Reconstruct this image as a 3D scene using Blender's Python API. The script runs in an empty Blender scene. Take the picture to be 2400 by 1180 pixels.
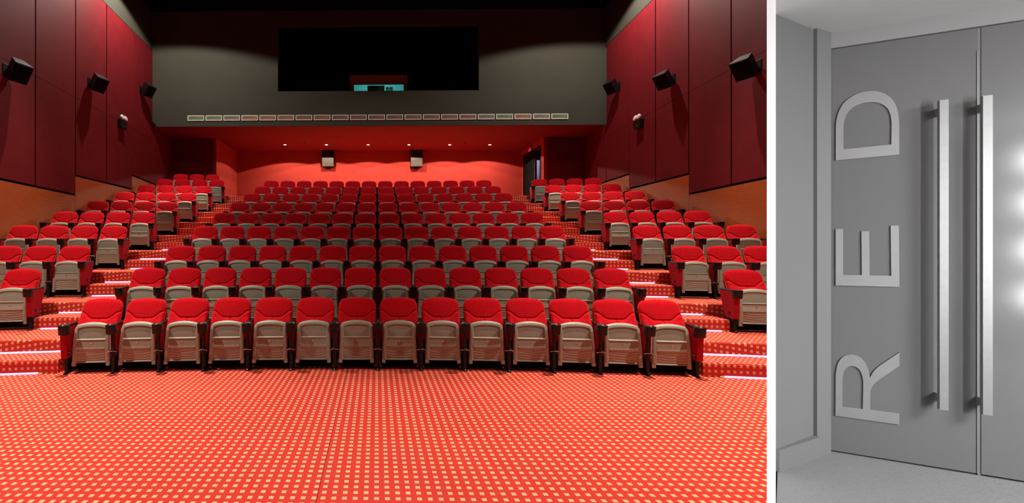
import bpy, math, random
from mathutils import Vector, Matrix
from mathutils.geometry import tessellate_polygon
random.seed(7)
PI = math.pi
SC = bpy.context.scene
COL = SC.collection

# ------------------------------------------------------------------ camera
F = 1070.0; CX = 864.0; CY = 568.0; CAMZ = 1.657
TH = math.radians(1.017)
cam_d = bpy.data.cameras.new('camera'); cam = bpy.data.objects.new('camera', cam_d); COL.objects.link(cam)
cam.location = (0, 0, CAMZ); cam.rotation_euler = (PI/2, 0, TH)
cam_d.sensor_width = 36.0; cam_d.lens = F/2400*36.0
cam_d.shift_x = (1200-CX)/2400; cam_d.shift_y = -(590-CY)/2400
cam_d.clip_start = 0.05; cam_d.clip_end = 100
SC.camera = cam
SC.view_settings.view_transform = 'Standard'; SC.view_settings.look = 'None'
SC.view_settings.exposure = 0.0; SC.view_settings.gamma = 1.0
SC.view_settings.use_curve_mapping = False
# ------------------------------------------------------------------ world (windowless hall: black outside)
W = bpy.data.worlds.new('world'); SC.world = W; W.use_nodes = True
W.node_tree.nodes['Background'].inputs[0].default_value = (0.002, 0.001, 0.001, 1)
W.node_tree.nodes['Background'].inputs[1].default_value = 0.12

def c2w(x, t, z=0.0):
    "survey coordinates (right, forward) -> room coordinates"
    return Vector((x*math.cos(TH)-t*math.sin(TH), x*math.sin(TH)+t*math.cos(TH), z))

def spot(name, loc, aim, power, size, blend, rad=0.08, color=(1, .93, .82)):
    l = bpy.data.lights.new(name, 'SPOT'); l.energy = power; l.spot_size = math.radians(size)
    l.spot_blend = blend; l.shadow_soft_size = rad; l.color = color
    o = bpy.data.objects.new(name, l); COL.objects.link(o); o.location = loc
    d = Vector(aim)-Vector(loc); o.rotation_euler = d.to_track_quat('-Z', 'Y').to_euler()
    return o
def point(name, loc, power, rad=0.06, color=(1, 1, 1)):
    l = bpy.data.lights.new(name, 'POINT'); l.energy = power; l.shadow_soft_size = rad; l.color = color
    o = bpy.data.objects.new(name, l); COL.objects.link(o); o.location = loc
    return o
def area(name, loc, aim, power, sx, sy, spread=180, color=(1, 1, 1)):
    l = bpy.data.lights.new(name, 'AREA'); l.shape = 'RECTANGLE'; l.size = sx; l.size_y = sy
    l.energy = power; l.spread = math.radians(spread); l.color = color
    o = bpy.data.objects.new(name, l); COL.objects.link(o); o.location = loc
    d = Vector(aim)-Vector(loc); o.rotation_euler = d.to_track_quat('-Z', 'Y').to_euler()
    return o

CEIL = 9.9
# ceiling spotlights over the two side blocks, front to back, and one over the front floor
WARM = (1.0, 0.90, 0.74)
for s in (-1, 1):
    spot('ceiling_spot', (s*6.7, 3.2, 7.4), (s*4.3, 6.4, 0.4), 1600, 70, 1.0, 0.04, WARM)      # high on the side walls, front
    spot('ceiling_spot', (s*3.9, 6.3, 9.6), (s*3.6, 3.4, 0), 6000, 56, 1.0, 0.07, WARM)        # over the front floor
    spot('ceiling_spot', (s*6.1, 9.9, 9.6), (s*5.9, 8.9, 1.2), 3600, 44, 1.0, 0.07, WARM)      # over the side blocks
    spot('ceiling_spot', (s*5.9, 13.6, 9.5), (s*5.8, 12.9, 2.3), 3400, 34, 0.9, 0.07, WARM)
    spot('ceiling_spot', (s*6.3, 13.0, 9.5), (s*6.9, 13.0, 0), 880, 153, 0.14, 0.07, (1, .95, .85))   # wide ones that graze wall and fascia
    spot('ceiling_spot', (s*6.1, 8.8, 9.6), (s*6.2, 8.8, 0), 150, 146, 0.1, 0.07, (1, .93, .82))
spot('ceiling_spot', (3.9, 8.2, 9.6), (3.2, 11.4, 1.5), 700, 40, 1.0, 0.07, WARM)

# ------------------------------------------------------------------ materials
def nd(nt, kind, x=0, y=0, **kw):
    n = nt.nodes.new(kind); n.location = (x, y)
    for k, v in kw.items(): setattr(n, k, v)
    return n
def mat(name, color, rough=0.6, metal=0.0, sheen=0.0, sheen_tint=(1, 1, 1), spec=0.5, noise=0.0, nscale=40, bump=0.0, emit=None, estr=1.0, coat=0.0, trans=0.0):
    m = bpy.data.materials.new(name); m.use_nodes = True; nt = m.node_tree
    b = nt.nodes['Principled BSDF']
    b.inputs['Base Color'].default_value = (*color, 1); b.inputs['Roughness'].default_value = rough
    b.inputs['Metallic'].default_value = metal; b.inputs['Specular IOR Level'].default_value = spec
    b.inputs['Sheen Weight'].default_value = sheen; b.inputs['Sheen Tint'].default_value = (*sheen_tint, 1)
    b.inputs['Sheen Roughness'].default_value = 0.35
    b.inputs['Coat Weight'].default_value = coat; b.inputs['Transmission Weight'].default_value = trans
    if emit: b.inputs['Emission Color'].default_value = (*emit, 1); b.inputs['Emission Strength'].default_value = estr
    if noise or bump:
        tc = nd(nt, 'ShaderNodeTexCoord'); n = nd(nt, 'ShaderNodeTexNoise'); n.inputs['Scale'].default_value = nscale; n.inputs['Detail'].default_value = 4
        nt.links.new(tc.outputs['Object'], n.inputs['Vector'])
        if noise:
            mr = nd(nt, 'ShaderNodeMapRange'); mr.inputs['To Min'].default_value = 1-noise; mr.inputs['To Max'].default_value = 1+noise
            mr.inputs['From Min'].default_value = .25; mr.inputs['From Max'].default_value = .75
            nt.links.new(n.outputs['Fac'], mr.inputs['Value'])
            vm = nd(nt, 'ShaderNodeVectorMath', operation='SCALE'); vm.inputs[0].default_value = color
            nt.links.new(mr.outputs[0], vm.inputs['Scale']); nt.links.new(vm.outputs[0], b.inputs['Base Color'])
        if bump:
            bp = nd(nt, 'ShaderNodeBump'); bp.inputs['Strength'].default_value = bump; bp.inputs['Distance'].default_value = 0.01
            nt.links.new(n.outputs['Fac'], bp.inputs['Height']); nt.links.new(bp.outputs[0], b.inputs['Normal'])
    return m

def math_n(nt, op, a, b=None, c=None):
    n = nt.nodes.new('ShaderNodeMath'); n.operation = op
    for i, v in enumerate((a, b, c)):
        if v is None: continue
        if hasattr(v, 'links'): nt.links.new(v, n.inputs[i])
        else: n.inputs[i].default_value = v
    return n.outputs[0]

def carpet(name, mode):
    "red carpet woven with small cream squares of four dashes; mode tells how the cloth folds over a riser"
    m = bpy.data.materials.new(name); m.use_nodes = True; nt = m.node_tree; b = nt.nodes['Principled BSDF']
    g = nd(nt, 'ShaderNodeNewGeometry'); sp = nd(nt, 'ShaderNodeSeparateXYZ'); nt.links.new(g.outputs['Position'], sp.inputs[0])
    X, Y, Z = sp.outputs
    S = 0.0693
    if mode == 'fold': v = math_n(nt, 'SUBTRACT', Y, Z)
    elif mode == 'step':
        sn = nd(nt, 'ShaderNodeSeparateXYZ'); nt.links.new(g.outputs['True Normal'], sn.inputs[0])
        up = math_n(nt, 'GREATER_THAN', sn.outputs[2], 0.5)
        v = math_n(nt, 'ADD', math_n(nt, 'MULTIPLY', Y, up), math_n(nt, 'MULTIPLY', Z, math_n(nt, 'SUBTRACT', 1.0, up)))
        # a side face runs along Y
        side = math_n(nt, 'GREATER_THAN', math_n(nt, 'ABSOLUTE', sn.outputs[0]), 0.7)
        X = math_n(nt, 'ADD', math_n(nt, 'MULTIPLY', Y, side), math_n(nt, 'MULTIPLY', X, math_n(nt, 'SUBTRACT', 1.0, side)))
    else: v = Y
    # a seam in the carpet a little left of the middle closes up the pattern there
    u = math_n(nt, 'ADD', math_n(nt, 'DIVIDE', X, S), 100.22)
    if mode == 'floor':
        left = math_n(nt, 'LESS_THAN', X, -0.387)
        u = math_n(nt, 'SUBTRACT', u, math_n(nt, 'MULTIPLY', left, 0.14))
    w = math_n(nt, 'ADD', math_n(nt, 'DIVIDE', v, S), 100.235 - (2.948/S) % 1 if mode == 'floor' else 100.2)
    fu = math_n(nt, 'FRACT', u); fw = math_n(nt, 'FRACT', w)
    iu = math_n(nt, 'LESS_THAN', fu, 0.44); iw = math_n(nt, 'LESS_THAN', fw, 0.47)
    stripe = math_n(nt, 'LESS_THAN', math_n(nt, 'FRACT', math_n(nt, 'MULTIPLY', fu, 4/0.44)), 0.78)
    dot = math_n(nt, 'MULTIPLY', math_n(nt, 'MULTIPLY', iu, iw), stripe)
    nz = nd(nt, 'ShaderNodeTexNoise'); nz.inputs['Scale'].default_value = 260; nz.inputs['Detail'].default_value = 3
    nt.links.new(g.outputs['Position'], nz.inputs['Vector'])
    red = nd(nt, 'ShaderNodeMixRGB'); nt.links.new(nz.outputs['Fac'], red.inputs[0])
    red.inputs[1].default_value = (0.45, 0.025, 0.020, 1); red.inputs[2].default_value = (0.62, 0.051, 0.036, 1)
    last = red.outputs[0]
    if mode == 'floor':
        seam = math_n(nt, 'LESS_THAN', math_n(nt, 'ABSOLUTE', math_n(nt, 'ADD', X, 0.387)), 0.0022)
        sm = nd(nt, 'ShaderNodeMixRGB'); nt.links.new(seam, sm.inputs[0]); nt.links.new(last, sm.inputs[1]); sm.inputs[2].default_value = (.16, .004, .006, 1); last = sm.outputs[0]
    mx = nd(nt, 'ShaderNodeMixRGB'); nt.links.new(dot, mx.inputs[0]); nt.links.new(last, mx.inputs[1]); mx.inputs[2].default_value = (0.80, 0.48, 0.27, 1)
    nt.links.new(mx.outputs[0], b.inputs['Base Color'])
    b.inputs['Roughness'].default_value = 0.95; b.inputs['Specular IOR Level'].default_value = 0.1
    b.inputs['Sheen Weight'].default_value = 0.0
    bp = nd(nt, 'ShaderNodeBump'); bp.inputs['Strength'].default_value = 0.35; bp.inputs['Distance'].default_value = 0.004
    nt.links.new(nz.outputs['Fac'], bp.inputs['Height']); nt.links.new(bp.outputs[0], b.inputs['Normal'])
    return m

def wood(name, color):
    m = mat(name, color, 0.45); nt = m.node_tree; b = nt.nodes['Principled BSDF']
    tc = nd(nt, 'ShaderNodeTexCoord'); mp = nd(nt, 'ShaderNodeMapping'); mp.inputs['Scale'].default_value = (2, 2.0, 42)
    n = nd(nt, 'ShaderNodeTexNoise'); n.inputs['Scale'].default_value = 2; n.inputs['Detail'].default_value = 6; n.inputs['Roughness'].default_value = .65
    nt.links.new(tc.outputs['Object'], mp.inputs[0]); nt.links.new(mp.outputs[0], n.inputs['Vector'])
    cr = nd(nt, 'ShaderNodeValToRGB'); e = cr.color_ramp.elements
    e[0].position = .3; e[0].color = (*[c*.72 for c in color], 1); e[1].position = .7; e[1].color = (*[c*1.2 for c in color], 1)
    nt.links.new(n.outputs['Fac'], cr.inputs[0]); nt.links.new(cr.outputs[0], b.inputs['Base Color'])
    return m

def perforated(name, color):
    "grey seat plastic with a fine punched grid on the framed upper field (by height on the part)"
    m = mat(name, color, 0.42, noise=.04, nscale=30); nt = m.node_tree; b = nt.nodes['Principled BSDF']
    src = b.inputs['Base Color'].links[0].from_socket
    tc = nd(nt, 'ShaderNodeTexCoord'); sp = nd(nt, 'ShaderNodeSeparateXYZ'); nt.links.new(tc.outputs['Object'], sp.inputs[0])
    X, Y, Z = sp.outputs
    fx = math_n(nt, 'PINGPONG', X, 0.0030); fz = math_n(nt, 'PINGPONG', Z, 0.0030)
    hole = math_n(nt, 'MULTIPLY', math_n(nt, 'GREATER_THAN', fx, 0.0013), math_n(nt, 'GREATER_THAN', fz, 0.0013))
    inz = math_n(nt, 'MULTIPLY', math_n(nt, 'GREATER_THAN', Z, 0.43), math_n(nt, 'LESS_THAN', Z, 0.572))
    inx = math_n(nt, 'LESS_THAN', math_n(nt, 'ABSOLUTE', X), 0.168)
    fac = math_n(nt, 'MULTIPLY', math_n(nt, 'MULTIPLY', hole, inz), math_n(nt, 'MULTIPLY', inx, 0.75))
    mx = nd(nt, 'ShaderNodeMixRGB'); nt.links.new(fac, mx.inputs[0]); nt.links.new(src, mx.inputs[1]); mx.inputs[2].default_value = (*[c*.42 for c in color], 1)
    nt.links.new(mx.outputs[0], b.inputs['Base Color'])
    return m

M = {}
M['carpet'] = carpet('carpet_floor', 'floor'); M['carpet_fold'] = carpet('carpet_tier', 'fold'); M['carpet_step'] = carpet('carpet_step', 'step')
M['velvet'] = mat('red_velvet', (0.52, 0.004, 0.011), 0.9, sheen=0.9, sheen_tint=(1, .13, .07), spec=.08, noise=.12, nscale=25, bump=.1)
M['fabric'] = mat('red_side_cloth', (0.33, 0.004, 0.013), 0.9, sheen=0.2, sheen_tint=(1, .1, .1), spec=.15, noise=.08, nscale=60)
M['shell'] = perforated('grey_seat_plastic', (0.30, 0.305, 0.245))
M['black'] = mat('black_plastic', (0.006, 0.0045, 0.005), 0.42, spec=.28)
M['black_gloss'] = mat('black_gloss', (0.012, 0.010, 0.010), 0.15, spec=.6)
M['black_matte'] = mat('black_matte', (0.004, 0.004, 0.004), 0.9, spec=.1)
M['chrome'] = mat('chrome', (0.75, 0.72, 0.7), 0.2, metal=1)
M['panel'] = mat('red_wall_cloth', (0.135, 0.0062, 0.0095), 0.65, spec=.16, noise=.12, nscale=3)
M['panel_rear'] = mat('red_rear_paint', (0.28, 0.024, 0.016), 0.85, spec=.2, noise=.05, nscale=4)
M['soffit'] = mat('red_soffit_paint', (0.16, 0.007, 0.008), 0.8, spec=.2, noise=.05, nscale=2)
M['maroon'] = mat('dark_maroon_cloth', (0.13, 0.006, 0.010), 0.9, spec=.15, noise=.08, nscale=3)
M['wood'] = wood('oak_veneer', (0.37, 0.085, 0.018))
M['grey_wall'] = mat('dark_grey_paint', (0.045, 0.042, 0.031), 0.85, spec=.2, noise=.08, nscale=1.2)
M['ceiling'] = mat('black_ceiling', (0.0025, 0.002, 0.002), 0.95, spec=.02)
M['vent_frame'] = mat('white_vent_frame', (0.86, 0.87, 0.80), 0.4)
for i, c in enumerate([(.20, .27, .15), (.36, .19, .11), (.25, .23, .18), (.30, .17, .12)]):
    M['vent%d' % i] = mat('vent_core_%d' % i, c, 0.5, noise=.35, nscale=9)
M['lens'] = mat('lamp_lens', (.8, .8, .8), .3, emit=(1, .88, .7), estr=30)
M['lamp_ring'] = mat('lamp_ring', (.5, .3, .25), .4)
M['head'] = mat('clear_lamp_head', (.75, .62, .6), .15, spec=.8)
M['spk_grey'] = mat('grey_grille', (.06, .053, .045), .6, noise=.05, nscale=80)
M['led'] = bpy.data.materials.new('led_strip_light')
m = M['led']; m.use_nodes = True; nt = m.node_tree; b = nt.nodes['Principled BSDF']
g = nd(nt, 'ShaderNodeNewGeometry'); sp = nd(nt, 'ShaderNodeSeparateXYZ'); nt.links.new(g.outputs['Position'], sp.inputs[0])
fr = math_n(nt, 'PINGPONG', sp.outputs[0], 0.008)
on = math_n(nt, 'GREATER_THAN', fr, 0.0038)
mx = nd(nt, 'ShaderNodeMixRGB'); nt.links.new(on, mx.inputs[0]); mx.inputs[1].default_value = (.10, .08, 1, 1); mx.inputs[2].default_value = (.75, .62, 1, 1)
nt.links.new(mx.outputs[0], b.inputs['Emission Color']); b.inputs['Emission Strength'].default_value = 3.2; b.inputs['Base Color'].default_value = (.3, .3, .5, 1)
M['led_end'] = mat('strip_end', (.75, .62, .4), .4)
M['cyan'] = mat('cyan_booth_wall', (.15, .75, .75), .7)
M['booth_dark'] = mat('booth_dark_green', (.035, .06, .03), .6)
M['booth_frame'] = mat('brown_window_frame', (.42, .17, .08), .6)
M['glass'] = mat('window_glass', (.9, 1, 1), .02, trans=1.0, spec=.5)
M['sign_red'] = mat('exit_sign_lit', (.4, .02, .02), .4, emit=(1, .12, .08), estr=.55)
M['sign_box'] = mat('exit_sign_box', (.02, .004, .004), .5)
M['blue'] = mat('blue_corridor_paint', (.05, .05, .35), .7)
M['pale'] = mat('pale_column', (.7, .7, .85), .4)
# grey entrance lobby
M['l_wall'] = mat('lobby_wall_grey', (0.155, 0.155, 0.155), .8, spec=.2, noise=.02, nscale=2)
M['l_ceil'] = mat('lobby_ceiling_grey', (0.5, 0.5, 0.5), .85, spec=.2)
M['l_floor'] = mat('lobby_carpet_grey', (0.21, 0.21, 0.21), .95, spec=.05, noise=.10, nscale=130, bump=.3)
M['l_door'] = mat('lobby_door_grey', (0.14, 0.14, 0.14), .13, spec=.2, noise=.015, nscale=3)
M['l_trim'] = mat('lobby_trim_grey', (0.155, 0.155, 0.155), .6)
M['l_head'] = mat('lobby_header_grey', (0.25, 0.25, 0.25), .7)
M['l_metal'] = mat('brushed_steel_letter', (.225, .225, .225), .5, metal=.1, noise=.05, nscale=14)
M['l_handle'] = mat('brushed_steel_handle', (.25, .25, .25), .36, metal=.3, noise=.05, nscale=30)
M['l_side'] = mat('handle_side_steel', (.2, .2, .2), .45, metal=.2)
M['white'] = mat('white_paint', (.93, .93, .93), .7)

# ------------------------------------------------------------------ mesh helpers
class MB:
    def __init__(s): s.v = []; s.f = []; s.sm = []; s.mi = []
    def add(s, vs, fs, smooth=False, mi=0):
        o = len(s.v); s.v += [tuple(v) for v in vs]
        for f in fs: s.f.append(tuple(i+o for i in f)); s.sm.append(smooth); s.mi.append(mi)
        return s
    def box(s, x0, x1, y0, y1, z0, z1, bev=0.0, mi=0, mtx=None):
        if bev <= 0:
            vs = [(x, y, z) for x in (x0, x1) for y in (y0, y1) for z in (z0, z1)]
            fs = [(0, 1, 3, 2), (4, 6, 7, 5), (0, 4, 5, 1), (2, 3, 7, 6), (0, 2, 6, 4), (1, 5, 7, 3)]
        else:
            b = min(bev, (x1-x0)/2.01, (y1-y0)/2.01, (z1-z0)/2.01)
            prof = []
            for (cx, cy, a0) in ((x1-b, y1-b, 0), (x0+b, y1-b, 90), (x0+b, y0+b, 180), (x1-b, y0+b, 270)):
                for k in range(3): prof.append((cx, cy, math.radians(a0+45*k)))
            vs = []; lev = [(z0, 0.0), (z0+b*.3, .7), (z0+b, 1.0), (z1-b, 1.0), (z1-b*.3, .7), (z1, 0.0)]
            for z, k in lev:
                for cx, cy, a in prof: vs.append((cx+math.cos(a)*b*k, cy+math.sin(a)*b*k, z))
            n = 12; fs = []
            for i in range(5):
                for j in range(n): fs.append((i*n+j, i*n+(j+1) % n, (i+1)*n+(j+1) % n, (i+1)*n+j))
            fs.append(tuple(range(n-1, -1, -1))); fs.append(tuple(range(5*n, 6*n)))
        if mtx is not None: vs = [tuple(mtx @ Vector(v)) for v in vs]
        return s.add(vs, fs, False, mi)
    def prism(s, pts, z0, z1, mi=0, mtx=None, smooth=False):
        "polygon in xy extruded along z (z0,z1 may be lists per point)"
        n = len(pts)
        A = z0 if isinstance(z0, (list, tuple)) else [z0]*n; B = z1 if isinstance(z1, (list, tuple)) else [z1]*n
        vs = [(p[0], p[1], a) for p, a in zip(pts, A)]+[(p[0], p[1], b_) for p, b_ in zip(pts, B)]
        fs = [(i, (i+1) % n, n+(i+1) % n, n+i) for i in range(n)]
        area2 = sum(pts[i][0]*pts[(i+1) % n][1]-pts[(i+1) % n][0]*pts[i][1] for i in range(n))
        caps = [tuple(range(n-1, -1, -1)), tuple(range(n, 2*n))]
        if area2 < 0:
            fs = [tuple(reversed(f)) for f in fs]; caps = [tuple(reversed(f)) for f in caps]
        if mtx is not None: vs = [tuple(mtx @ Vector(v)) for v in vs]
        s.add(vs, fs, smooth, mi); s.f += [tuple(i+len(s.v)-2*n for i in f) for f in caps]; s.sm += [False]*2; s.mi += [mi]*2
        return s
    def lathe(s, prof, n=20, mtx=None, mi=0, smooth=True, cap=True):
        vs = []; fs = []
        for r, z in prof:
            for j in range(n):
                a = 2*PI*j/n; vs.append((r*math.cos(a), r*math.sin(a), z))
        for i in range(len(prof)-1):
            for j in range(n): fs.append((i*n+j, i*n+(j+1) % n, (i+1)*n+(j+1) % n, (i+1)*n+j))
        if cap: fs.append(tuple(range(n-1, -1, -1))); k = (len(prof)-1)*n; fs.append(tuple(range(k, k+n)))
        if mtx is not None: vs = [tuple(mtx @ Vector(v)) for v in vs]
        return s.add(vs, fs, smooth, mi)
    def mesh(s, name, *mats):
        me = bpy.data.meshes.new(name); me.from_pydata(s.v, [], s.f); me.update()
        for m in mats: me.materials.append(m)
        me.polygons.foreach_set('use_smooth', s.sm); me.polygons.foreach_set('material_index', s.mi)
        import bmesh
        bm = bmesh.new(); bm.from_mesh(me); bmesh.ops.recalc_face_normals(bm, faces=bm.faces); bm.to_mesh(me); bm.free()
        return me
    def build(s, name, mats, parent=None, loc=(0, 0, 0), rz=0):
        if not isinstance(mats, (list, tuple)): mats = [mats]
        o = bpy.data.objects.new(name, s.mesh(name, *mats)); COL.objects.link(o)
        o.location = loc; o.rotation_euler = (0, 0, rz)
        if parent: o.parent = parent
        return o

def tag(o, label=None, cat=None, group=None, kind=None):
    if label: o['label'] = label
    if cat: o['category'] = cat
    if group: o['group'] = group
    if kind: o['kind'] = kind
    return o
def empty(name, loc=(0, 0, 0), rz=0, label=None, cat=None, group=None):
    o = bpy.data.objects.new(name, None); COL.objects.link(o); o.location = loc; o.rotation_euler = (0, 0, rz); o.empty_display_size = .1
    return tag(o, label, cat, group)
KIDS = {}
def children(o): return list(o.children)
def copy_tree(o, parent=None):
    c = o.copy(); COL.objects.link(c); c.parent = parent
    for ch in children(o): copy_tree(ch, c)
    return c
ORD = ['first', 'second', 'third', 'fourth', 'fifth', 'sixth', 'seventh', 'eighth', 'ninth', 'tenth', 'eleventh', 'twelfth', 'thirteenth', 'fourteenth',
       'fifteenth', 'sixteenth', 'seventeenth', 'eighteenth', 'nineteenth', 'twentieth', 'twenty-first']

# ray tools: where a surveyed sight line meets a plane of the room
def ray(px, py):
    return Vector((*c2w((px-CX)/F, 1.0)[:2], -(py-CY)/F))
def on_plane(px, py, p0, n):
    r = ray(px, py); o = Vector((0, 0, CAMZ)); k = (Vector(p0)-o).dot(n)/r.dot(n)
    return o+r*k

# ------------------------------------------------------------------ hall: floor and seating tiers
YC = -24.805; R1 = 31.0; DR = 1.215
TE = .18
def RR(n): return R1+DR*(n-1)
BASE = {1: 0, 2: .345, 3: .694, 4: 1.105, 5: 1.470, 6: 1.828, 7: 2.192, 8: 2.547, 9: 2.903, 10: 3.26}
def wallx(y, s): return s*(6.815+.075*y)
YF = 16.2; YR1 = 18.05; YR2 = 20.76; SOF = 5.79

mb = MB(); mb.box(-8.6, 8.9, -2.5, 21.0, -.15, 0)
tag(mb.build('floor', M['carpet']), kind='structure')
def arc_y(r, x): return YC+math.sqrt(r*r-x*x)
for n in range(2, 11):
    r0 = RR(n-1)+TE; r1 = RR(n)+TE if n < 10 else None
    xs = [-8.5+17.0*i/68 for i in range(69)]
    front = [(x, arc_y(r0, x)) for x in xs]
    back = [(x, arc_y(r1+.02, x)) for x in reversed(xs)] if r1 else [(8.5, 20.9), (-8.5, 20.9)]
    mb = MB()
    N = len(xs); z = BASE[n]; zb = BASE[n-1]-.02
    # nosing: a small rounded lip, then the riser
    vs = []
    for x, y in front: vs += [(x, y+.022, z), (x, y+.011, z-.003), (x, y+.003, z-.010), (x, y, z-.022), (x, y, zb)]
    fs = []
    for i in range(N-1):
        for k in range(4): fs.append((i*5+k, (i+1)*5+k, (i+1)*5+k+1, i*5+k+1))
    mb.add(vs, fs, True)
    if r1:
        vs = []
        for i, x in enumerate(xs): vs += [(x, front[i][1]+.022, z), (x, arc_y(r1+.02, x), z), (x, arc_y(r1+.02, x), zb)]
        mb.add(vs, [f for i in range(N-1) for f in ((i*3, i*3+1, i*3+4, i*3+3), (i*3+1, i*3+2, i*3+5, i*3+4))], False)
    else:
        vs = []
        for i, x in enumerate(xs): vs += [(x, front[i][1]+.022, z), (x, 20.9, z)]
        mb.add(vs, [(i*2, i*2+1, i*2+3, i*2+2) for i in range(N-1)], False)
    tag(mb.build('floor', M['carpet_fold']), kind='structure')

# ------------------------------------------------------------------ half-height steps in the two aisles
sides = {-1: 'left', 1: 'right'}
rown = ['front row'] + [ORD[i]+' row' for i in range(1, 10)]
LEDX = {}
for n in range(2, 11):
    r0 = RR(n-1)+TE; z0 = BASE[n-1]; z1 = (BASE[n-1]+BASE[n])/2
    for s in (-1, 1):
        xa, xb = 4.02, (5.15 if n > 2 else 6.9)
        K = 10 if n > 2 else 20
        xs = [s*(xa+(xb-xa)*i/K) for i in range(K+1)]
        rf = r0-.42
        mb = MB(); vs = []
        for x in xs:
            yf, yb = arc_y(rf, x), arc_y(r0, x)+.01
            vs += [(x, yb, z1), (x, yf+.022, z1), (x, yf+.006, z1-.006), (x, yf, z1-.022), (x, yf, z0-.01), (x, yb, z0-.01)]
        fs = []
        for i in range(K):
            for k in range(6): fs.append((i*6+k, i*6+(k+1) % 6, (i+1)*6+(k+1) % 6, (i+1)*6+k))
        fs += [tuple(range(6)), tuple(range(K*6, K*6+6))]
        mb.add(vs, fs, False)
        lab = ('red carpeted half step in the %s aisle, leading up to the %s' % (sides[s], rown[n-1]) if n < 10 else 'red carpeted half step in the %s aisle, topmost of all, by the rear wall' % sides[s])
        tag(mb.build('aisle_step', M['carpet_step']), lab, 'step', 'half steps of the %s aisle' % sides[s])
# LED strips: at the foot of each low riser, rows 2..5
def led(s, r, z, xa, xb, lab):
    K = 14; mb = MB(); vs = []
    for i in range(K+1):
        x = s*(xa+(xb-xa)*i/K); y = arc_y(r, x)-.001
        vs += [(x, y, z+.002), (x, y, z+.020), (x, y-.014, z+.018), (x, y-.014, z+.002)]
    fs = [(i*4+k, i*4+(k+1) % 4, (i+1)*4+(k+1) % 4, (i+1)*4+k) for i in range(K) for k in range(4)]
    fs += [(0, 1, 2, 3), (K*4, K*4+1, K*4+2, K*4+3)]
    mb.add(vs, fs)
    o = mb.build('led_strip', M['led']); tag(o, lab, 'light strip', 'lit strips of the %s aisle' % sides[s])
    e = MB(); x0 = s*(xb if lab.find('floor level') < 0 else xa)
    d = .055 if lab.find('floor level') < 0 else -.055
    y = arc_y(r, x0); x1 = x0+s*d
    e.box(min(x0, x1), max(x0, x1), y-.014, y-.001, z+.002, z+.015)
    e.build('end_cap', M['led_end'], o)
LED = [(2, 'low', 4.25, 6.5), (2, 'high', 4.06, 6.5), (3, 'low', 4.25, 5.04), (3, 'high', 4.06, 5.06), (4, 'low', 4.06, 5.04), (4, 'high', 4.06, 5.06), (5, 'low', 4.06, 5.02), (5, 'high', 4.06, 5.04), (6, 'low', 4.06, 4.95)]
for n, lv, xa, xb in LED:
    r0 = RR(n-1)+TE
    for s in (-1, 1):
        if lv == 'low':
            lab = ('lit white-violet strip at floor level, lowest in the %s aisle' % sides[s]) if n == 2 else 'lit white-violet strip at the foot of the %s aisle half step below the %s' % (sides[s], rown[n-1])
            led(s, r0-.42, BASE[n-1], xa, xb, lab)
        else:
            led(s, r0, (BASE[n-1]+BASE[n])/2, xa, xb, 'lit white-violet strip on top of the %s aisle half step below the %s' % (sides[s], rown[n-1]))

# ------------------------------------------------------------------ cinema seat parts
def sstep(a, b, x):
    t = max(0, min(1, (x-a)/(b-a))); return t*t*(3-2*t)
def lerp_tab(tab, z):
    "smooth curve through the table points (Hermite, finite-difference slopes)"
    n = len(tab)
    if z <= tab[0][0]: return tab[0][1]
    if z >= tab[-1][0]: return tab[-1][1]
    d = [(tab[i+1][1]-tab[i][1])/(tab[i+1][0]-tab[i][0]) for i in range(n-1)]
    m = [d[0]]+[(d[i-1]+d[i])/2 for i in range(1, n-1)]+[d[-1]]
    for i in range(n-1):
        z0, a = tab[i]; z1, b_ = tab[i+1]
        if z <= z1:
            h = z1-z0; t = (z-z0)/h
            return (2*t**3-3*t*t+1)*a+(t**3-2*t*t+t)*h*m[i]+(-2*t**3+3*t*t)*b_+(t**3-t*t)*h*m[i+1]
def bulge_panel(nu, nv, wfun, z0, ztop, arch, yf, yb, groove=None):
    "cushion-like slab: front skin yf(x,z), back skin yb(x,z), outline half-width wfun(z)"
    mb = MB(); vs = []
    def pt(u, v, back):
        zr = z0+(ztop-z0)*v
        w = wfun(zr); x = u*w
        z = zr+arch(v)*(1-abs(u)**2.2)
        return x, z
    G = []
    for back in (0, 1):
        g = []
        for j in range(nv+1):
            row = []
            for i in range(nu+1):
                u = -1+2*i/nu; v = j/nv
                # crowd samples to the rim
                u = math.copysign(1-(1-abs(u))**1.15, u)
                x, z = pt(u, v, back)
                e = min(1-abs(u), 1e9)*wfun(z0+(ztop-z0)*v); ev = min(v, 1-v)*(ztop-z0)
                d = min(e, ev); rim = RIM
                k = 1 if d >= rim else math.sqrt(max(0, 1-(1-d/rim)**2))
                ym = (yf(x, z)+yb(x, z))/2
                y = ym+((yb(x, z) if back else yf(x, z)-0)-ym)*k
                if not back and groove: y += groove(x, z)*k
                row.append(len(vs)); vs.append((x, y, z))
            g.append(row)
        G.append(g)
    fs = []
    for b_ in (0, 1):
        g = G[b_]
        for j in range(nv):
            for i in range(nu):
                f = (g[j][i], g[j][i+1], g[j+1][i+1], g[j+1][i]); fs.append(f if not b_ else f[::-1])
    A, B = G
    for j in range(nv):
        fs.append((A[j][0], A[j+1][0], B[j+1][0], B[j][0])); fs.append((A[j][nu], B[j][nu], B[j+1][nu], A[j+1][nu]))
    for i in range(nu):
        fs.append((A[0][i], B[0][i], B[0][i+1], A[0][i+1])); fs.append((A[nv][i], A[nv][i+1], B[nv][i+1], B[nv][i]))
    return mb.add(vs, fs, True)

RIM = .045
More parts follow.
